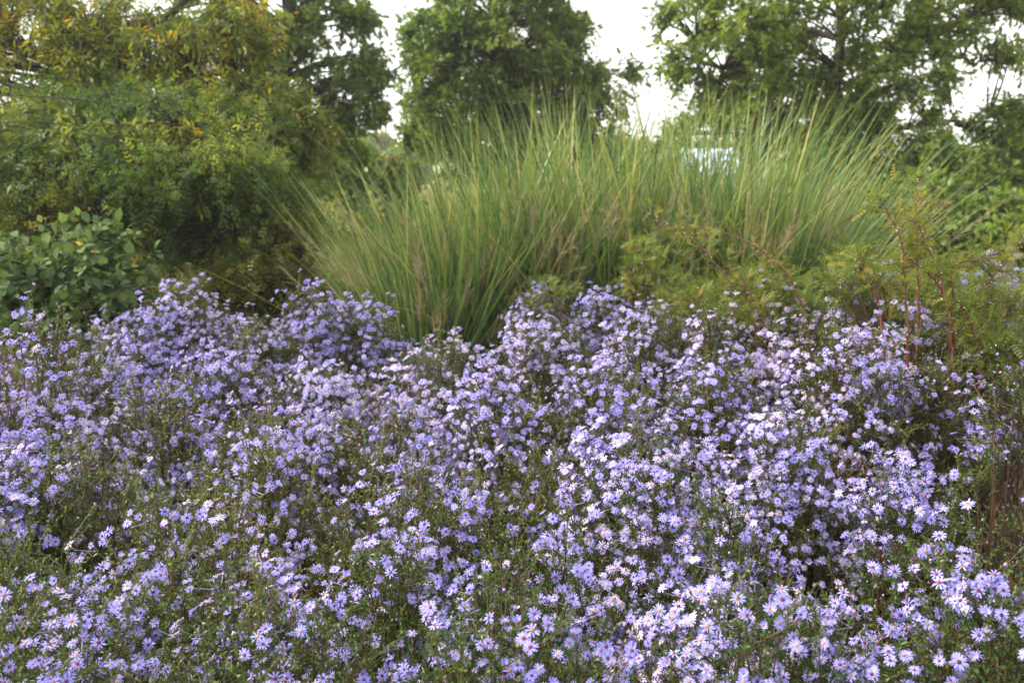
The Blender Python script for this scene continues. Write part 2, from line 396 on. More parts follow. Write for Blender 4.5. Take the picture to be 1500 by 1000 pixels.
# right-hand oak, airy, trunk in view
b = at(1208, 330, 13); bx = b[0]
tr2 = [(bx-.03, 13, -.05), at(1210, 250, 13), at(1213, 180, 13), at(1228, 110, 13), at(1240, 0, 13), at(1250, -200, 13)]
lim = [[at(1213, 190, 13), at(1290, 95, 12.9), at(1345, 55, 12.8), at(1440, 10, 12.6), at(1530, -15, 12.6)], [at(1345, 55, 12.8), at(1405, 88, 12.9), at(1470, 95, 12.8)], [at(1400, 180, 13.4), at(1450, 190, 13.2), at(1520, 175, 13)], [at(1209, 230, 13), at(1130, 190, 13.1), at(1060, 120, 13.2), at(1020, 60, 13.2)],
       [at(1207, 265, 13), at(1300, 232, 12.7), at(1400, 235, 12.4), at(1500, 250, 12.3)], [at(1211, 240, 13), at(1290, 190, 13.3), at(1400, 180, 13.4), at(1480, 180, 13.4)],
       [at(1207, 310, 13), at(1290, 290, 12.6), at(1400, 290, 12.2)]]
tree('oak_tree', 'broad airy oak with a leaning trunk and sky gaps, right of the middle oak', 'tree', (bx, 13), tr2, .15,
     [E(1060, 60, 13, 95, 80, 1.2, 44), E(1130, 130, 13.2, 85, 70, 1.2, 40), E(1190, 150, 13.4, 60, 55, .8, 24), E(1010, 60, 13, 38, 75, .8, 12), E(1210, 30, 13, 90, 85, 1.3, 48), E(1300, 110, 13, 85, 75, 1.2, 48),
      E(1370, 30, 13, 80, 50, 1.1, 28), E(1465, 75, 12.8, 26, 26, .5, 7), E(1490, 0, 12.8, 60, 24, .6, 12), E(1450, 180, 13, 42, 24, .7, 12), E(1500, 165, 13, 40, 26, .7, 8),
      E(1290, 215, 12.7, 95, 50, 1.1, 54), E(1400, 255, 12.4, 90, 42, 1., 50), E(1350, 310, 12.2, 120, 50, 1.1, 70), E(1450, 320, 11.6, 90, 46, .8, 50), E(1070, 175, 13, 70, 26, .9, 14), E(1000, 190, 13, 28, 24, .4, 5),
      E(1500, 220, 12.4, 60, 30, .8, 24), E(1180, -140, 13, 190, 90, 1.7, 60), E(1450, -90, 13, 120, 70, 1.4, 30), E(1150, 250, 13.2, 70, 26, 1, 12), E(1230, 170, 12.8, 70, 40, .5, 22), E(1150, 200, 13, 60, 26, .6, 12)],
     9, .30, 9, OAK, .105, .075, M['oak2'], 12, .2, None, shell=.35, limbs=lim)

# oak behind the left tree
b = at(470, 300, 14); bx = b[0]
tree('oak_tree', 'green oak half hidden behind the yellowing tree, its branch tips reaching into the sky gap', 'tree', (bx-.5, 14), [(bx-.5, 14, -.05), (bx-.45, 14, 2), (bx-.4, 14, 4), (bx-.3, 14, 7)], .15,
     [E(400, 20, 14, 80, 70, 1.1, 22), E(465, 40, 14, 50, 46, .9, 16), E(500, 125, 14, 44, 40, .7, 18), E(420, 110, 14, 60, 80, 1, 22), E(470, 180, 14, 50, 26, .7, 12), E(370, -120, 14, 140, 100, 1.4, 55),
      E(535, 100, 14, 30, 30, .4, 15), E(545, 160, 14, 18, 10, .3, 5), E(520, 20, 14, 18, 20, .3, 8), E(440, 220, 14, 80, 45, 1, 44), E(330, 60, 14, 80, 110, 1.1, 40)],
     8, .30, 8, OAK, .12, .09, M['oak'], 13, .2, None, shell=.35)

# yellowing narrow-leaved tree
b = at(120, 300, 8.6); bx = b[0]
def will_t(P, r): return r.normal(.33, .19, len(P)) + np.clip((P[:, 2]-2.0)*.10, -.1, .22)
lim = [[(bx, 8.6, 2.0), at(140, 120, 8.4), at(240, 118, 8.2), at(330, 110, 8.1)], [(bx, 8.6, 1.6), at(230, 190, 8.3), at(340, 185, 8.0), at(455, 155, 7.9)], [(bx, 8.6, 2.4), at(20, 60, 8.4), at(-60, 10, 8.4)],
       [(bx, 8.6, 2.6), at(230, 40, 8.4), at(280, -20, 8.4), at(330, -120, 8.5)]]
tree('yellowing_tree', 'large tree of narrow drooping leaves turning yellow and orange, filling the upper left', 'tree', (bx, 8.6), [(bx, 8.6, -.05), (bx+.05, 8.6, 1.2), (bx-.05, 8.6, 2.4), (bx+.1, 8.6, 4.6)], .16,
     [E(60, 80, 8.6, 150, 110, 1.2, 150), E(190, 110, 8.4, 120, 90, 1.1, 140), E(90, 20, 9.2, 150, 60, .8, 50), E(150, 240, 6.9, 200, 70, .4, 120), E(320, 250, 6.8, 90, 50, .4, 50), E(330, 330, 7.3, 80, 50, .4, 30), E(300, 90, 8.2, 90, 85, .9, 84), E(350, 40, 8.2, 50, 40, .6, 28), E(400, 170, 7.9, 62, 42, .6, 46), E(330, 220, 8.0, 100, 60, .8, 90), E(400, 260, 7.8, 60, 50, .5, 40),
      E(140, 210, 8.3, 170, 80, 1.1, 120), E(-60, 150, 8.6, 150, 200, 1.3, 80), E(100, -120, 8.6, 240, 100, 1.5, 70), E(440, 180, 7.8, 34, 20, .3, 22), E(270, 280, 8.3, 130, 60, .8, 50)],
     7, .22, 9, NARROW, .075, .020, M['willow'], 14, .45, will_t, shell=.25, limbs=lim, brr=.012)

# locust shrubs in front of it
def loc_t(P, r): return r.normal(.38, .2, len(P)) + .28*np.sin(P[:, 0]*3.1+1)*np.sin(P[:, 2]*4.3)
b = at(303, 400, 7.0); bx = b[0]
tree('locust_tree', 'low dark blue green tree with small leaflets, under the yellowing tree', 'tree', (bx, 7.0), [(bx+.02, 7, 0), at(300, 400, 7), at(296, 330, 7), at(280, 230, 7.1), at(260, 120, 7.2)], .05,
     [E(200, 260, 7, 150, 60, .8, 95), E(180, 175, 7.4, 200, 50, .6, 80), E(360, 210, 7.3, 70, 50, .5, 36), E(330, 270, 6.9, 105, 60, .7, 80), E(60, 290, 7, 120, 80, .8, 90), E(240, 330, 6.9, 80, 45, .6, 50), E(395, 320, 7, 60, 50, .6, 40), E(90, 200, 7.2, 100, 50, .6, 34), E(-90, 260, 7, 90, 100, .8, 40)],
     6, .24, 9, PINN, .075, .075, M['locust'], 15, .2, loc_t, shell=.1, brr=.008)
b = at(390, 440, 6.6); bx = b[0]
tree('olive_shrub', 'small olive green shrub flecked with yellow, just left of the tall grass', 'shrub', (bx, 6.6), [(bx, 6.6, 0), (bx, 6.6, .4), (bx+.03, 6.6, .8), (bx, 6.6, 1.1)], .025,
     [E(395, 390, 6.6, 62, 50, .4, 64), E(340, 420, 6.6, 50, 45, .4, 40), E(430, 350, 6.7, 40, 40, .35, 30), E(440, 440, 6.6, 60, 40, .4, 30)],
     6, .14, 8, PINN, .065, .07, M['olive'], 16, .1, lambda P, r: r.normal(.5, .25, len(P)), shell=.2, brr=.006)
b = at(110, 460, 5.2); bx = b[0]
tree('broad_leaved_shrub', 'grey green shrub with broad oval leaves at the left edge behind the flowers', 'shrub', (bx, 5.2), [(bx, 5.2, 0), (bx-.02, 5.2, .4), (bx+.02, 5.2, .7), (bx+.05, 5.2, 1.1)], .03,
     [E(150, 385, 5.2, 50, 40, .35, 26), E(75, 400, 5.2, 70, 50, .4, 34), E(25, 400, 5.3, 40, 40, .3, 26), E(160, 440, 5.1, 42, 44, .3, 34), E(90, 470, 5.1, 90, 40, .35, 44), E(-50, 440, 5.3, 60, 60, .4, 30)],
     4, .17, 6, OVATE, .066, .050, M['broad'], 17, .15, lambda P, r: np.where(r.random(len(P)) < .015, 1, r.normal(.42, .2, len(P)).clip(0, .88)), shell=.2, brr=.006)
# shrubs in the background
def bgshrub(lab, u, v, d, ru, rv, n, mat, seed, L=.09, W=.06, cat='shrub', name='shrub', group='shrubs beyond the grass', tpl=OVATE, tl=.25):
    p = at(u, v, d); k = d/F; top = p[2]+rv*k
    tree(name, lab, cat, (p[0], d), [(p[0], d, 0), (p[0], d, top*.3), (p[0]+.03, d, top*.6), (p[0], d, top*.85)], .03*max(1, d/14),
         [(np.array([p[0], d, max(p[2], rv*k*.2)]), (ru*k, ru*k*.6, rv*k), n), (np.array([p[0], d, top*.35]), (ru*k*1.0, ru*k*.6, top*.35), n//2)],
         7, tl, 8, tpl, L, W, mat, seed, .1, None, group=group, shell=.4, brr=.008*max(1, d/20))
bgshrub('dark green rounded shrub under the low boughs of the right oak', 1340, 320, 11.0, 90, 55, 90, M['oak'], 31)
bgshrub('mid green shrub at the right edge behind the red stemmed shrub', 1470, 345, 10.5, 80, 45, 80, M['oak2'], 32)
bgshrub('olive yellow shrub beside the dark one, below the right oak trunk', 1230, 330, 12.5, 80, 50, 70, M['olive'], 33)
bgshrub('olive brown shrub seen through the gap left of the middle oak', 580, 265, 18, 34, 28, 60, M['olive'], 34, .10, .07)
bgshrub('dark bushy shrub under the branches of the left oak', 500, 245, 17, 46, 40, 70, M['oak'], 35, .10, .07)
bgshrub('green shrub behind the middle of the tall grass', 930, 250, 15, 60, 34, 60, M['oak2'], 36, .10, .07)
# far trees, one by one
rng0 = np.random.default_rng(91)
FAR = [(430, 225, 55, 40, 26, 'oak', 'far green tree behind the left oak'), (515, 222, 60, 26, 24, 'oak2', 'far pale green tree in the gap at the left oak'),
       (600, 232, 70, 28, 14, 'oak', 'low far tree at the foot of the sky gap left of the middle oak'), (940, 236, 60, 30, 18, 'oak2', 'far tree in the gap right of the middle oak'),
       (1090, 232, 60, 34, 16, 'oak', 'far dark tree behind the white tunnel'), (1010, 224, 75, 40, 10, 'oak', 'far dark tree rising over the white tunnel roof'),
       (1380, 235, 70, 36, 20, 'oak', 'far tree behind the right oak'), (1465, 248, 50, 40, 20, 'olive', 'far olive tree at the right edge below the hill'),
       (1530, 240, 60, 36, 22, 'oak', 'far dark tree beyond the right edge'), (350, 240, 60, 40, 24, 'olive', 'far olive tree behind the locust'), (-20, 230, 60, 60, 26, 'oak', 'far tree behind the yellowing tree'),
       (220, 235, 60, 50, 24, 'oak2', 'far pale tree behind the yellowing tree')]
for i, (u, v, d, ru, rv, m, lab) in enumerate(FAR):
    bgshrub(lab, u, v, d, ru, rv, 55, M[m], 50+i, .34, .26, 'tree', 'far_tree', 'far trees along the horizon', tl=.8)
for i, (u, v, lab) in enumerate([(549, 212, 'slim yellow poplar on the horizon, left one of two'), (563, 210, 'slim yellow poplar on the horizon, right one of two')]):
    bgshrub(lab, u, v+8, 75, 6, 16, 50, M['willow'], 80+i, .30, .2, 'tree', 'poplar_tree', 'yellow poplars on the horizon', tl=.6)

# ------------------------------------------------------------------ white tunnel, posts
def tunnel():
    p0 = at(935, 235, 42); p1 = at(1085, 235, 42); x0, x1 = p0[0], p1[0]; r = 1.9; yc = 44
    root = empty('tunnel_greenhouse', ((x0+x1)/2, yc, 0), 'low white rounded tunnel glimpsed through the tall grass tips', 'greenhouse')
    L = (x0+x1)/2, yc, 0
    g = Geo(); n = 16; an = np.linspace(0, math.pi, n); K = 12; xs = np.linspace(x0, x1, K)
    V = np.array([(x, yc-r*math.cos(a), .95+1.15*math.sin(a)) for x in xs for a in an])
    i, j = np.meshgrid(np.arange(n-1), np.arange(K-1)); a = (j*n+i).ravel()
    g.add(V, [np.stack([a, a+1, a+n+1, a+n], -1)], .5); g.build('cover', M['white'], root, loc=L)
    g = Geo()
    for y in (yc-r, yc+r):
        g.tubes(np.array([[(x0, y, .95), (x1, y, .95)]]), np.full((1, 2), .05), 6)
    for x in np.linspace(x0, x1, 5):
        g.tubes(np.array([[(x, yc-(r+.01)*math.cos(a), .95+(1.16)*math.sin(a)) for a in an]]), np.full((1, n), .03), 5)
    g.build('hoops', M['frame'], root, loc=L)
    for y in (yc-r+.02, yc+r-.02):
        g = Geo(); g.add([(x0, y, -.02), (x1, y, -.02), (x1, y, .95), (x0, y, .95), (x0, y+.03, -.02), (x1, y+.03, -.02), (x1, y+.03, .95), (x0, y+.03, .95)],
              [[(0, 1, 2, 3), (4, 7, 6, 5), (0, 4, 5, 1), (3, 2, 6, 7), (0, 3, 7, 4), (1, 5, 6, 2)]], .5)
        g.build('side_wall', M['whitewall'], root, smooth=False, loc=L)
    for x in (x0, x1):
        g = Geo()
        V = [(x, yc-r*math.cos(a), .95+1.15*math.sin(a)) for a in an] + [(x, yc+r, -.02), (x, yc-r, -.02)]
        g.add(V, [[tuple(range(len(V)))]], .5)
        g.build('end_wall', M['white'], root, smooth=False, loc=L)
tunnel()
def post(u, v, d, lab):
    p = at(u, v, d); g = Geo(); h = p[2]; r = .045
    g.tubes(np.array([[(p[0], d, -.05), (p[0], d, h*.5), (p[0]+.01, d, h-.02), (p[0]+.01, d, h)]]), np.array([[r, r, r, r*.7]]), 9, .5)
    g.add([(p[0]+.01+r*.7*math.cos(a), d+r*.7*math.sin(a), h) for a in np.arange(9)*2*math.pi/9], [[tuple(range(9))]], .5)
    o = g.build('fence_post', M['wood'], smooth=False); tag(o, lab, 'post', 'wooden posts behind the shrubs')
post(341, 352, 9.6, 'weathered wooden post seen through the gap left of the olive shrub')
post(1481, 352, 9.4, 'pale wooden post at the right edge behind the red stemmed shrub')

# ------------------------------------------------------------------ ornamental grass
GG = 'clumps of tall ornamental grass'
def grass_clump(u, d, r, n, hgt, lean, seed, lab, fan=.45):
    rng = np.random.default_rng(seed); p = at(u, 235, d); bx, by = p[0], d
    root = empty('tall_grass_clump', (bx, by, 0), lab, 'grass', GG); L = (bx, by, 0)
    a = rng.uniform(0, 6.28, n); q = r*np.sqrt(rng.random(n))
    base = np.stack([bx+np.cos(a)*q*.75, by+np.sin(a)*q*.75, np.zeros(n)], -1)
    h = hgt*np.where(rng.random(n) < .2, rng.uniform(.80, 1.14, n), rng.uniform(.42, .86, n))
    out_ = np.stack([np.cos(a), np.sin(a), np.zeros(n)], -1)*(q/r)[:, None]*fan + np.array([lean, 0, 0]) + rng.normal(size=(n, 3))*np.array([.20, .18, 0])
    K = 8; t = np.linspace(0, 1, K)[None, :, None]; bend = rng.uniform(.0, .72, n)**2.2
    hh = h[:, None, None]
    P = base[:, None] + np.array([0, 0, 1.])*hh*(t - .22*bend[:, None, None]*t**3) + out_[:, None]*hh*(.35*t + .65*t**2)*(.7+.9*bend[:, None, None])
    broken = rng.random(n) < .08
    kk = np.clip(t-.6, 0, 1)*2.2
    P = np.where(broken[:, None, None], P - np.array([0, 0, 1.])*kk**1.5*.30 + nrm(out_+1e-3)[:, None]*kk*.22, P)
    sa = rng.uniform(0, math.pi, n); side = np.stack([np.cos(sa), np.sin(sa), np.zeros(n)], -1)
    wd = np.where(rng.random(n) < .3, rng.uniform(.015, .023, n), rng.uniform(.006, .012, n))[:, None]*np.array([.9, 1, 1, .95, .85, .65, .4, .06])
    t0 = np.clip(rng.normal(.13, .13, n), 0, .6); t1 = np.clip(t0 + rng.normal(.32, .2, n) + .20*(h/hgt-.6), 0, 1); dead = rng.random(n) < .04; t0[dead] = .8; t1[dead] = 1
    g = Geo(); g.ribbons(P, wd, side, t0, t1); g.build('blades', M['blade'], root, loc=L)
    # airy seed heads on thin stalks
    ns = n//13; k = rng.choice(n, ns, replace=False); g = Geo()
    hs = hgt*rng.uniform(.48, .80, ns); o2 = out_[k]
    SP = base[k][:, None] + np.array([0, 0, 1.])*hs[:, None, None]*np.linspace(0, 1, 6)[None, :, None] + o2[:, None]*hs[:, None, None]*(.35*np.linspace(0, 1, 6)+.65*np.linspace(0, 1, 6)**2)[None, :, None]*.9
    g.tubes(SP, np.full((ns, 6), .0014), 3, .4)
    m = 46; top = SP[:, -1]; dn = SP[:, -2]; tt = rng.uniform(0, 1, (ns, m))
    s0 = top[:, None] + (dn-top)[:, None]*tt[..., None]
    ln = rng.uniform(.03, .13, (ns, m))*(.35+tt)
    dr = nrm(nrm(top-dn)[:, None]*1.1 + rng.normal(size=(ns, m, 3))*.55)
    e = s0 + dr*ln[..., None]; A = s0.reshape(-1, 3); Bq = e.reshape(-1, 3)
    R = np.stack([A, (A+Bq)/2+rng.normal(size=A.shape)*.004, Bq], 1)
    sd = rand_unit(rng, len(A)); g.ribbons(R, np.tile(np.array([.0012, .0018, .0010]), (len(A), 1)), sd, rng.uniform(.3, 1, len(A)))
    g.build('seed_heads', M['seed'], root, loc=L)
for args in [(625, 5.9, .34, 1300, 1.46, -.03, 1, 'tall grass clump at the left end, blades fanning out to the left', .42),
             (700, 6.1, .36, 1500, 1.74, -.03, 2, 'tall grass clump with tan seed heads, second from the left end', .38),
             (800, 6.2, .36, 1500, 1.90, .0, 3, 'tall upright grass clump in front of the middle oak', .36),
             (905, 6.2, .36, 1500, 1.90, .02, 4, 'tall grass clump between the middle oak and the white tunnel', .36),
             (1010, 6.1, .36, 1500, 1.84, .06, 5, 'tall grass clump in front of the white tunnel', .36),
             (1095, 6.0, .34, 1500, 1.86, .12, 6, 'tall grass clump leaning right, second from the right end', .36),
             (1140, 5.9, .30, 1200, 1.78, .20, 7, 'tall grass clump at the right end, leaning hard to the right', .36),
             (555, 6.6, .22, 300, 1.30, -.06, 8, 'thin outlying grass clump beside the olive shrub', .5),
             (850, 7.3, .45, 1200, 1.98, .0, 9, 'tall grass clump in the back row before the middle oak', .38),
             (1060, 7.2, .45, 1200, 2.0, .10, 10, 'tall grass clump in the back row before the right oak', .38)]:
    grass_clump(*args)

# ------------------------------------------------------------------ asters
AG = 'lilac aster plants of the flower bed'
def aster(u, vtop, d, r, fl, lab, seed, near=False, green=.5, leg=0.0, H=None, dens=1.0):
    rng = np.random.default_rng(1000+seed); top = at(u, vtop, d); H = top[2] if H is None else H
    bx, by = top[0], d; Lc = (bx, by, 0); B = np.array([bx, by, 0.])
    root = empty('aster_plant', Lc, lab, 'flower', AG)
    lod = max(1.0, d/2.0)
    if 1.6 < d < 3.4: r *= .88; dens *= 1.12
    ns = int(95*(r/.35)**1.6*dens)
    ph = rng.uniform(0, 6.28, ns); q = np.sqrt(rng.random(ns)); rho = r*q
    lump = 1 + .07*np.sin(3*ph+seed)*q + .045*np.sin(ph*5+seed*2)*q + rng.normal(0, .024, ns)
    tz = H*(1 - .60*q**2.3)*lump*.97
    dirr = np.stack([np.cos(ph), np.sin(ph), np.zeros(ns)], -1)
    base = B + dirr*(rho*.28)[:, None]
    tip = B + dirr*rho[:, None]; tip[:, 2] = tz
    ctl = B + dirr*(rho*.45)[:, None]; ctl[:, 2] = tz*.62
    gs = Geo(); gs.tubes(bez(base, ctl, tip, 7), np.full((ns, 7), .0026)*np.array([1, 1, .9, .8, .65, .5, .35])*min(lod, 1.6), 3, rng.uniform(.1, .8, ns))
    nb = 15; t = rng.uniform(.66+.17*leg, 1.0, (ns, nb)); t[:, :2] = rng.uniform(.97, 1, (ns, 2))
    def P_(t): return (1-t)[..., None]**2*base[:, None] + (2*t*(1-t))[..., None]*ctl[:, None] + (t*t)[..., None]*tip[:, None]
    st = P_(t); tan = nrm(tip-ctl)[:, None]
    D = nrm(tan*.55 + dirr[:, None]*(.35*q[:, None, None]) + rng.normal(size=st.shape)*.55 + np.array([0, 0, .12]))
    ln = rng.uniform(.06, .15, (ns, nb))*(1.55-t)*1.3
    end = st + D*ln[..., None] + np.array([0, 0, .35])*ln[..., None]*.5
    mid = st + D*(ln*.5)[..., None]
    st, mid, end, ln = st.reshape(-1, 3), mid.reshape(-1, 3), end.reshape(-1, 3), ln.reshape(-1)
    tq = t.reshape(-1); n = len(st)
    gs.tubes(bez(st, mid, end, 4), np.full((n, 4), .0011)*np.array([1.2, 1, .8, .5])*min(lod, 1.6), 3, .6)
    # small narrow leaves
    nl = int(30/lod**.9); tt = rng.uniform(.03, 1, (n, nl))
    LP = (1-tt)[..., None]**2*st[:, None] + (2*tt*(1-tt))[..., None]*mid[:, None] + (tt*tt)[..., None]*end[:, None]
    LD = nrm(nrm(end-st)[:, None]*.6 + rng.normal(size=LP.shape)*.65)
    LN = nrm(rng.normal(size=LP.shape)*.7 + np.array([0, 0, 1.]))
    LP, LD, LN = LP.reshape(-1, 3), LD.reshape(-1, 3), LN.reshape(-1, 3); k = len(LP)
    sc = rng.uniform(.6, 1.25, k)*lod**.5
    gl = Geo(); tint = np.clip(rng.normal(green, .16, k) + np.repeat(rng.normal(0, .12, n), nl), 0, 1)
    gl.leaves(NARROW, LP, LD, LN, .0095*sc, .0036*sc, tint)
    # longer leaves on the main stems
    nm = int((13-8*leg)/lod**.7); tt = rng.uniform(.25+.3*leg, .95, (ns, nm)); LP = P_(tt)
    LD = nrm(dirr[:, None]*.2 + rng.normal(size=LP.shape)*.7 + np.array([0, 0, .2])); LN = nrm(rng.normal(size=LP.shape)*.5 + np.array([0, 0, 1.]))
    LP, LD, LN = LP.reshape(-1, 3), LD.reshape(-1, 3), LN.reshape(-1, 3); k = len(LP); sc = rng.uniform(.6, 1.2, k)
    gl.leaves(NARROW, LP, LD, LN, .026*sc, .0062*sc, np.clip(rng.normal(green-.12, .16, k), 0, .7))
    gl.build('foliage', M['aleaf'], root, loc=Lc)
    gs.build('stems', M['astem'], root, loc=Lc)
    # withered lower leaves
    if d < 3.2:
        nd = 5; tt = rng.uniform(.12, .6, (ns, nd)); LP = P_(tt).reshape(-1, 3)
        LD = nrm(rng.normal(size=LP.shape)*.6 + np.array([0, 0, -.7])); LN = rand_unit(rng, len(LP)); k = len(LP); sc = rng.uniform(.5, 1.3, k)
        gd = Geo(); gd.leaves(OVATE, LP, LD, LN, .04*sc, .016*sc, rng.random(k)); gd.build('withered_leaves', M['dry'], root, loc=Lc)
    # flower heads at the branchlet ends, in drifts
    patch = .5 + .5*np.sin(end[:, 0]*13+seed*1.7)*np.cos(end[:, 1]*11+seed*.9) ; patch = np.clip(patch*2.3-.55, 0.03, 1.45)
    hrel = (end[:, 2])/H
    prob = fl*patch*np.clip((hrel-.36-.36*leg)*4, 0, 1)*np.repeat(rng.gamma(1.4, .75, ns).clip(.1, 3), nb)*np.clip((tq-.45)*2.6, .25, 1)
    pick = rng.random(n) < prob*1.55
    e = end[pick]; dd = nrm(end[pick]-st[pick]); m = len(e)
    cnt = rng.choice([1, 2, 3], m, p=[.5, .3, .2]); e = np.repeat(e, cnt, 0); dd = np.repeat(dd, cnt, 0)
    first = np.concatenate([[1], (np.diff(np.repeat(np.arange(m), cnt)) > 0).astype(int)])[:len(e)] if m else np.zeros(0)
    offv = rng.normal(size=e.shape)*np.array([.016, .016, .007])*(1-first)[:, None]
    fp = e + offv
    outn = nrm((fp-B)*np.array([1, 1, 0])+1e-6)
    qq = np.clip(np.linalg.norm((fp-B)[:, :2], axis=1)/r, 0, 1.2)
    FN = nrm(np.array([0, -.42, .52]) + outn*(.15+.50*qq)[:, None] + dd*.22 + SUNV*.12 + rng.normal(size=fp.shape)*.27)
    fr = (rng.normal(.0111, .0014, len(fp)).clip(.0072, .0140) if d < 3.3 else rng.normal(.0115, .0012, len(fp)))
    nf = len(fp)
    # pedicels
    gp = Geo()
    if d < 3.4 and nf:
        gp.tubes(np.stack([fp - FN*.002, fp-FN*.010-np.array([0, 0, .004]), e - dd*.02], 1), np.full((nf, 3), .0007), 3, .8)
        gp.inst(OCT[0], OCT[1], fp - FN*fr[:, None]*.22, *frame(FN, rng), fr*.24, fr*.24, fr*.32, .15)
    # buds
    nbud = int(n*.16*(.4+fl)); bi = rng.choice(n, nbud); bp = end[bi] + rng.normal(size=(nbud, 3))*.008
    bn = nrm(rng.normal(size=(nbud, 3))*.5+np.array([0, 0, 1])); bs = rng.uniform(.0018, .0036, nbud)*min(lod, 1.5)
    gp.inst(OCT[0], OCT[1], bp, *frame(bn, rng), bs, bs, bs*1.35, rng.random(nbud))
    gp.build('buds', M['bud'], root, loc=Lc)['kind'] = 'stuff'
    rest = np.ones(nf, bool)
    if near and nf:
        cp = np.array([0, 0, CAMZ]); vd = cp - fp; dist = np.linalg.norm(vd, axis=1); face = (FN*vd).sum(1)/dist
        zc = fp[:, 1]*math.cos(PITCH) - (fp[:, 2]-CAMZ)*math.sin(PITCH)
        uu = 750+F*fp[:, 0]/zc; vv = 500 - F*((fp[:, 1]*math.sin(PITCH)+(fp[:, 2]-CAMZ)*math.cos(PITCH))/zc)
        inside = (uu > 0) & (uu < 1500) & (vv > 0) & (vv < 1000)
        score = face*.5/dist + (fp[:, 2]/H)*.8 - (fp[:, 1]-by)*1.0/r*.6*.5 + inside*5
        order = np.argsort(-score)[:100]; rest[order] = False
        X, Y, Z = frame(FN, rng)
        for i in order:
            me, mc, mw = FM[rng.integers(len(FM))]
            from mathutils import Matrix
            s = float(fr[i]); x, y, z = X[i], Y[i], Z[i]; p = fp[i]-B
            mat = Matrix(((x[0]*s, y[0]*s, z[0]*s, p[0]), (x[1]*s, y[1]*s, z[1]*s, p[1]), (x[2]*s, y[2]*s, z[2]*s, p[2]), (0, 0, 0, 1)))
            two = near == 2
            o = bpy.data.objects.new('flower', me if two else mw); C.objects.link(o); o.parent = root; o.matrix_basis = mat
            if two:
                c = bpy.data.objects.new('flower_centre', mc); C.objects.link(c); c.parent = o
    idx = np.where(rest)[0]
    if len(idx):
        gf = Geo(); X, Y, Z = frame(FN[idx], rng); tpls = FT if d < 3.3 else FT_FAR
        which = rng.integers(len(tpls), size=len(idx))
        age = rng.random(len(idx)); ptint = np.where(rng.random(len(idx)) < .08, 1.0, np.clip(rng.normal(.42, .2, len(idx)), 0, .9))
        for w_ in range(len(tpls)):
            s = which == w_
            V, faces, mats, b = tpls[w_]; j = idx[s]
            if not len(j): continue
            pet = [f for f, m_ in zip(faces, mats) if m_ == 0]; dis = [f-b for f, m_ in zip(faces, mats) if m_ == 1]
            f2 = fr[j]*(1.12 if d >= 3.3 else 1)
            gf.inst(V[:b], pet, fp[j], X[s], Y[s], Z[s], f2, f2, f2, ptint[s], [0]*len(pet))
            gf.inst(V[b:], dis, fp[j], X[s], Y[s], Z[s], f2, f2, f2, age[s]*.8, [1]*len(dis))
        o = gf.build('blossoms', [M['petal'], M['disc']], root, loc=Lc); o['kind'] = 'stuff'
    return nf
def frame(N, rng):
    N = nrm(N); r_ = rand_unit(rng, len(N)); X = nrm(np.cross(N, r_)); return X, np.cross(N, X), N

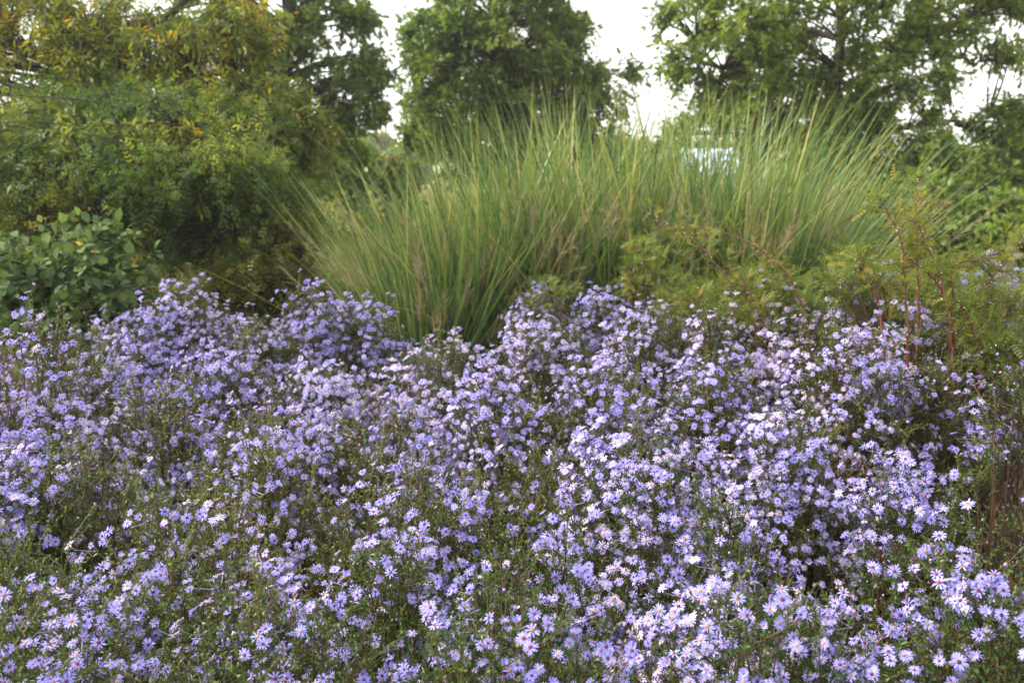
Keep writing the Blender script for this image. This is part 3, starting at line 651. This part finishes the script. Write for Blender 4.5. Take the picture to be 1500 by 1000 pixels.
PL = [  # u, vtop, d, r, flowers, near, green, label
 (60, 880, 1.42, .30, .34, 2, .45, 'aster in the bottom left corner with scattered lilac flowers'),
 (400, 900, 1.40, .30, .34, 2, .42, 'aster at the bottom edge with loose flowers over dark green foliage'),
 (735, 905, 1.40, .30, .30, 2, .40, 'sparse aster at the middle of the bottom edge'),
 (1090, 862, 1.45, .28, .95, 2, .38, 'full flowered aster at the bottom edge right of the middle'),
 (1450, 850, 1.42, .25, .85, 2, .38, 'bright aster in the bottom right corner below the dark gap'),
 (1270, 880, 1.52, .20, .9, 2, .38, 'small aster packed with flowers just left of the corner one'),
 (45, 800, 1.80, .27, .25, 2, .52, 'mostly green aster at the left edge, one cluster of flowers on it'),
 (270, 730, 1.92, .32, .40, 2, .60, 'low mound of green aster foliage topped with a loose arc of flowers'),
 (560, 808, 1.80, .28, .50, 2, .42, 'aster behind the bottom row, flowers in a slanting drift'),
 (770, 805, 1.80, .28, .36, 2, .40, 'aster with dark green foliage left of the big white lilac mound'),
 (950, 636, 2.10, .31, 2.2, 2, .42, 'big mound dense with pale flowers, right of the middle'),
 (1055, 745, 1.90, .20, 1.4, 2, .40, 'aster spilling forward below the big pale mound'),
 (1335, 692, 2.05, .17, 2.0, 2, .40, 'rounded flower cluster over brown stems beside the dark gap'),
 (1160, 610, 2.66, .32, 1.5, 1, .45, 'aster covered with flowers behind the big pale mound'),
 (100, 660, 2.35, .33, .45, 1, .58, 'aster with reddish stems showing, below the tall one at the left edge'),
 (370, 656, 2.45, .34, .32, 1, .68, 'green brown aster with few flowers in the middle left'),
 (600, 690, 2.30, .33, .36, 1, .66, 'olive aster with pale scattered flowers left of the middle'),
 (780, 676, 2.55, .30, .42, 1, .60, 'aster behind the dark green one, half in flower'),
 (32, 466, 2.75, .35, 2.4, 1, .50, 'tall leaning aster at the left edge, thick with pinkish lilac flowers'),
 (225, 582, 3.00, .30, .45, 1, .66, 'thin aster with bare greenish tips right of the tall one'),
 (390, 606, 2.95, .34, .75, 1, .62, 'low aster in the dip before the two back mounds'),
 (560, 606, 2.95, .32, .85, 1, .58, 'aster with small flowers in the centre dip'),
 (730, 568, 3.05, .31, .85, 1, .56, 'aster just left of the picture centre under the grass'),
 (900, 545, 3.05, .34, .70, 1, .58, 'aster with olive foliage and bright flowers in the centre right'),
 (1060, 530, 3.10, .34, 1.5, 1, .52, 'flowering aster in front of the arching red canes'),
 (1250, 486, 3.00, .34, 1.9, 1, .50, 'high aster thick with flowers under the red stemmed shrub'),
 (1370, 550, 3.0, .26, 1.2, 1, .45, 'aster above the dark gap at the right'),
 (1490, 545, 2.40, .20, 2.2, 1, .45, 'narrow aster at the right edge over the dark gap'),
 (130, 520, 3.70, .32, 1.5, 0, .48, 'aster between the tall left one and the peaked back mound'),
 (320, 520, 3.80, .34, 1.6, 0, .46, 'aster filling the saddle between the two back mounds'),
 (480, 545, 3.70, .33, .9, 0, .55, 'aster below the round back mound'),
 (650, 505, 3.80, .34, .95, 0, .48, 'aster at the foot of the tall grass'),
 (790, 480, 3.90, .34, .95, 0, .55, 'aster rising toward the grass right of its foot'),
 (960, 470, 3.85, .36, 1.0, 0, .55, 'wide aster below the small feathery sprig'),
 (1060, 462, 3.60, .26, 1.2, 0, .48, 'pale aster crest left of the arching cane bases'),
 (1190, 478, 3.50, .30, 1.1, 0, .48, 'aster behind the high one at the cane bases'),
 (275, 418, 4.40, .27, 2.2, 0, .42, 'peaked violet mound in the back at the left'),
 (215, 465, 4.30, .30, 2.0, 0, .42, 'left shoulder of the peaked violet mound'),
 (345, 462, 4.45, .27, 2.0, 0, .42, 'right shoulder of the peaked violet mound'),
 (450, 418, 4.60, .29, 2.2, 0, .40, 'round violet mound before the olive shrub'),
 (535, 440, 4.60, .27, 2.2, 0, .40, 'right half of the round violet mound beside the grass'),
 (130, 490, 4.40, .28, 1.0, 0, .44, 'low aster in front of the broad leaved shrub'),
 (610, 520, 4.30, .26, .9, 0, .42, 'shaded aster in the hollow under the grass'),
 (790, 424, 4.90, .20, .8, 0, .60, 'small aster standing up against the grass'),
 (880, 434, 4.70, .26, 1.0, 0, .50, 'back row aster under the feathery sprig'),
 (970, 455, 4.60, .24, .9, 0, .60, 'back row aster where the feathery foliage begins'),
 (1120, 425, 3.9, .26, .6, 0, .66, 'thin aster among the bases of the arching canes'),
 (1290, 395, 3.70, .30, .6, 0, .64, 'aster growing through the feathery shrub'),
 (1450, 395, 4.00, .36, .9, 0, .60, 'far right aster behind the feathery shrub'),
 (1330, 462, 3.35, .26, .5, 0, .60, 'aster at the foot of the feathery shrub'),
 (-90, 640, 2.2, .34, .8, 0, .55, 'aster just past the left edge'),
 (1740, 640, 2.4, .30, .8, 0, .45, 'aster just past the right edge'),
]
tot = 0
for i, (u, v, d, r, fl, near, green, lab) in enumerate(PL):
    tot += aster(u, v, d, r, fl, lab, i, near, green, leg=1.0 if 'gap' in lab or 'brown stems' in lab else 0.0)
print('flowers', tot)

# ------------------------------------------------------------------ red-stemmed feathery shrubs
def feather_shrub(lab, base, canes, ells, seed, nm='red_stemmed_shrub', cr=.0056):
    rng = np.random.default_rng(seed); B = np.array([base[0], base[1], 0.]); root = empty(nm, B, lab, 'shrub', 'feathery shrubs with red canes')
    gl = Geo(); gt = Geo(); gd = Geo()
    def sprigs(P, T, L0, tint0, cnt=5):
        """short side twigs with feathery leaves"""
        n = len(P); side = nrm(np.cross(T, rand_unit(rng, n)))
        D = nrm(T*.5 + side*.9 + np.array([0, 0, .15])); ln = rng.uniform(.5, 1.2, n)*L0
        e = P + D*ln[:, None] - np.array([0, 0, .15])*ln[:, None]; m = P + D*ln[:, None]*.5
        gt.tubes(bez(P, m, e, 4), np.full((n, 4), .0009)*np.array([1.6, 1.2, 1, .6]), 3, .5)
        t = np.tile(np.linspace(.2, 1, cnt), (n, 1)); Q = (1-t)[..., None]**2*P[:, None]+(2*t*(1-t))[..., None]*m[:, None]+(t*t)[..., None]*e[:, None]
        DD = nrm(nrm(e-P)[:, None]*.6 + rng.normal(size=Q.shape)*.6); NN = nrm(np.array([0, 0, 1.])+rng.normal(size=Q.shape)*.5)
        k = n*cnt; s = rng.uniform(.6, 1.15, k)
        ti = np.clip(np.repeat(rng.normal(tint0, .15, n), cnt)+rng.normal(0, .12, k), 0, 1)
        gl.leaves(PINN_FINE, Q.reshape(-1, 3), DD.reshape(-1, 3), NN.reshape(-1, 3), .046*s, .046*s, ti)
        dr = rng.random(k) < .02; dp = Q.reshape(-1, 3)[dr]-np.array([0, 0, .004]); one = np.tile(np.eye(3)[None], (len(dp), 1, 1))
        gd.inst(OCT[0], OCT[1], dp, one[:, 0], one[:, 1], one[:, 2], .0022, .0022, .0026, .5)
    for ci, cpts in enumerate(canes):
        p = np.array(cpts, dtype=float); s = np.linspace(0, 1, len(p)); K = 26; t = np.linspace(0, 1, K)
        q = np.stack([np.interp(t, s, p[:, i]) for i in range(3)], -1)
        for _ in range(3): q[1:-1] = (q[:-2]+q[1:-1]*2+q[2:])/4
        q[1:-1] += rng.normal(size=(K-2, 3))*.002
        g = Geo(); rad = cr*(1-.72*t); g.tubes(q[None], rad[None], 6, .5)
        # thorns
        nth = 60; ti = rng.uniform(.1, .97, nth); tp = np.stack([np.interp(ti, t, q[:, i]) for i in range(3)], -1); tn = rand_unit(rng, nth)
        g.leaves((NARROW[0], NARROW[1]), tp, tn, rand_unit(rng, nth), .010, .003, .8)
        g.build('cane', M['cane'], root, loc=B)
        ns = int(34); ti = rng.uniform(.22, 1, ns)**.8; tp = np.stack([np.interp(ti, t, q[:, i]) for i in range(3)], -1)
        tg = np.stack([np.interp(ti, t, np.gradient(q[:, i])) for i in range(3)], -1); sprigs(tp, nrm(tg), .085, .62)
        nd = 12; ti = rng.uniform(.3, 1, nd); dp = np.stack([np.interp(ti, t, q[:, i]) for i in range(3)], -1) + rand_unit(rng, nd)*.006
        one = np.tile(np.eye(3)[None], (nd, 1, 1)); gd.inst(OCT[0], OCT[1], dp, one[:, 0], one[:, 1], one[:, 2], .0019, .0019, .0024, .5)
    cen = in_ellipsoids(rng, ells, .1); cen = cen[cen[:, 2] > .2]
    # inner twigs run from the base up to each point of the mass
    A = B + rng.normal(size=cen.shape)*np.array([.22, .16, 0]); A[:, 2] = 0.02; hz = cen.copy(); hz[:, :2] = A[:, :2]*.45+cen[:, :2]*.55; hz[:, 2] = cen[:, 2]*.75
    gt.tubes(bez(A, hz, cen, 7), np.linspace(.003, .0012, 7)[None].repeat(len(cen), 0), 3, .2)
    T = nrm(cen-hz)
    cen = cen[rng.random(len(cen)) < .62]; T = nrm(cen - hz[:1] if 0 else rng.normal(size=cen.shape)*.5+np.array([0,0,.8]))
    for rep in range(4): sprigs(cen + rng.normal(size=cen.shape)*.035, nrm(T+rng.normal(size=T.shape)*.4), .10, .48, 5)
    gl.build('foliage', M['feather'], root, loc=B); gt.build('twigs', M['twig'], root, loc=B); gd.build('dew_drops', M['dew'], root, loc=B)['kind'] = 'stuff'
def line(pp, d0, d1):
    n = len(pp); return [at(u, v, d0+(d1-d0)*i/(n-1)) for i, (u, v) in enumerate(pp)]
def gbase(u, d): p = at(u, 400, d); return np.array([p[0], d, 0.])
b1 = gbase(1150, 3.75)
feather_shrub('feathery yellow green shrub with two long red canes arching to the left over the grass', b1,
    [[b1]+line([(1112, 485), (1070, 410), (1015, 350), (945, 310)], 3.7, 3.75), [b1+np.array([.05, .05, 0])]+line([(1190, 470), (1150, 395), (1110, 360), (1045, 335), (1000, 330)], 3.8, 3.95),
     [b1+np.array([.0, -.03, 0])]+line([(1130, 500), (1105, 440), (1080, 400)], 3.6, 3.7)],
    [E(1110, 458, 3.95, 85, 26, .25, 85), E(1025, 450, 4.1, 55, 22, .2, 40), E(1150, 430, 4.0, 50, 22, .2, 30), E(1200, 475, 4.0, 50, 30, .25, 34)], 301)
b2 = gbase(1400, 3.15)
feather_shrub('large feathery shrub with upright red canes at the right, beaded with dew', b2,
    [[b2]+line([(1400, 560), (1392, 480), (1378, 400), (1345, 330), (1343, 320)], 3.1, 3.2), [b2+np.array([-.1, .03, 0])]+line([(1330, 520), (1327, 430), (1322, 350), (1288, 290)], 3.15, 3.2),
     [b2+np.array([-.03, .1, 0])]+line([(1345, 450), (1343, 380), (1341, 310), (1347, 262)], 3.3, 3.3), [b2+np.array([.05, .05, 0])]+line([(1400, 460), (1390, 388), (1430, 380), (1470, 368)], 3.2, 3.25),
     [b2+np.array([-.08, -.03, 0])]+line([(1290, 440), (1262, 395), (1255, 370)], 3.2, 3.2), [b2+np.array([-.05, .0, 0])]+line([(1400, 450), (1360, 400), (1330, 380)], 3.2, 3.2),
     [b2+np.array([.1, .0, 0])]+line([(1440, 520), (1420, 470), (1405, 440)], 3.1, 3.1), [b2+np.array([.12, .05, 0])]+line([(1420, 440), (1460, 400), (1500, 350)], 3.2, 3.3)],
    [E(1400, 465, 3.55, 110, 56, .25, 120), E(1290, 460, 3.65, 70, 40, .2, 60), E(1455, 525, 3.15, 55, 42, .14, 70), E(1360, 420, 3.6, 50, 26, .15, 34), E(1500, 455, 3.5, 60, 50, .2, 45), E(1240, 410, 3.6, 50, 26, .2, 36)], 302)
b3 = gbase(930, 4.45)
feather_shrub('small feathery sprig standing before the grass above the asters', b3,
    [[b3]+line([(925, 440), (926, 395), (938, 355)], 4.4, 4.4)], [E(945, 400, 4.4, 26, 34, .12, 24), E(810, 432, 4.8, 24, 12, .1, 12), E(985, 435, 4.4, 40, 18, .2, 30)], 303, nm='red_stemmed_shrub', cr=.004)

# dry rust-brown flower stalks standing among the asters at the lower right
def dry_stalk(u0, v0, u1, v1, d, lab, seed):
    rng = np.random.default_rng(seed); a = at(u0, v0, d); t_ = at(u1, v1, d); B = np.array([a[0], d, 0.]); g = Geo()
    p = np.array([B, a*.5+B*.5+np.array([.01, 0, 0]), a, (a+t_)/2, t_]); g.tubes(p[None], np.array([[.0045, .004, .0035, .003, .0015]]), 6, .3)
    n = 46; s = rng.uniform(0.05, 1, n); q = np.stack([np.interp(s*4, np.arange(5), p[:, i]) for i in range(3)], -1)
    D = nrm(rng.normal(size=(n, 3))*.5+np.array([0, 0, -.8])); k = rng.uniform(.5, 1.2, n); g.leaves(OVATE, q, D, rand_unit(rng, n), .034*k, .007*k, rng.random(n)*.6)
    tag(g.build('dry_stalk', M['dry']), lab, 'dry stalk', 'withered stalks among the asters')
dry_stalk(1290, 800, 1262, 665, 2.1, 'rust brown withered stalk poking up left of the rounded flower cluster', 1)
dry_stalk(1450, 790, 1480, 650, 2.5, 'brown withered stalk leaning in the dark gap at the right edge', 2)


# ------------------------------------------------------------------ thin scattering volume, added to lift distant darks like veiling lens glare
def glare_veil():
    g = Geo(); x, y0, y1, z0, z1 = 940, -340, 1540, -1.2, 17
    V = [(-x, y0, z0), (x, y0, z0), (x, y1, z0), (-x, y1, z0), (-x, y0, z1), (x, y0, z1), (x, y1, z1), (-x, y1, z1)]
    g.add(V, [[(0, 3, 2, 1), (4, 5, 6, 7), (0, 1, 5, 4), (1, 2, 6, 5), (2, 3, 7, 6), (3, 0, 4, 7)]], .5)
    m = bpy.data.materials.new('glare_veil'); m.use_nodes = True; t = m.node_tree; t.nodes.clear()
    v = t.nodes.new('ShaderNodeVolumePrincipled'); v.inputs['Color'].default_value = (1, .975, .94, 1); v.inputs['Density'].default_value = .0012
    v.inputs['Anisotropy'].default_value = .3
    o = t.nodes.new('ShaderNodeOutputMaterial'); t.links.new(v.outputs[0], o.inputs['Volume'])
    tag(g.build('glare_veil', m, smooth=False), kind='stuff')
glare_veil()
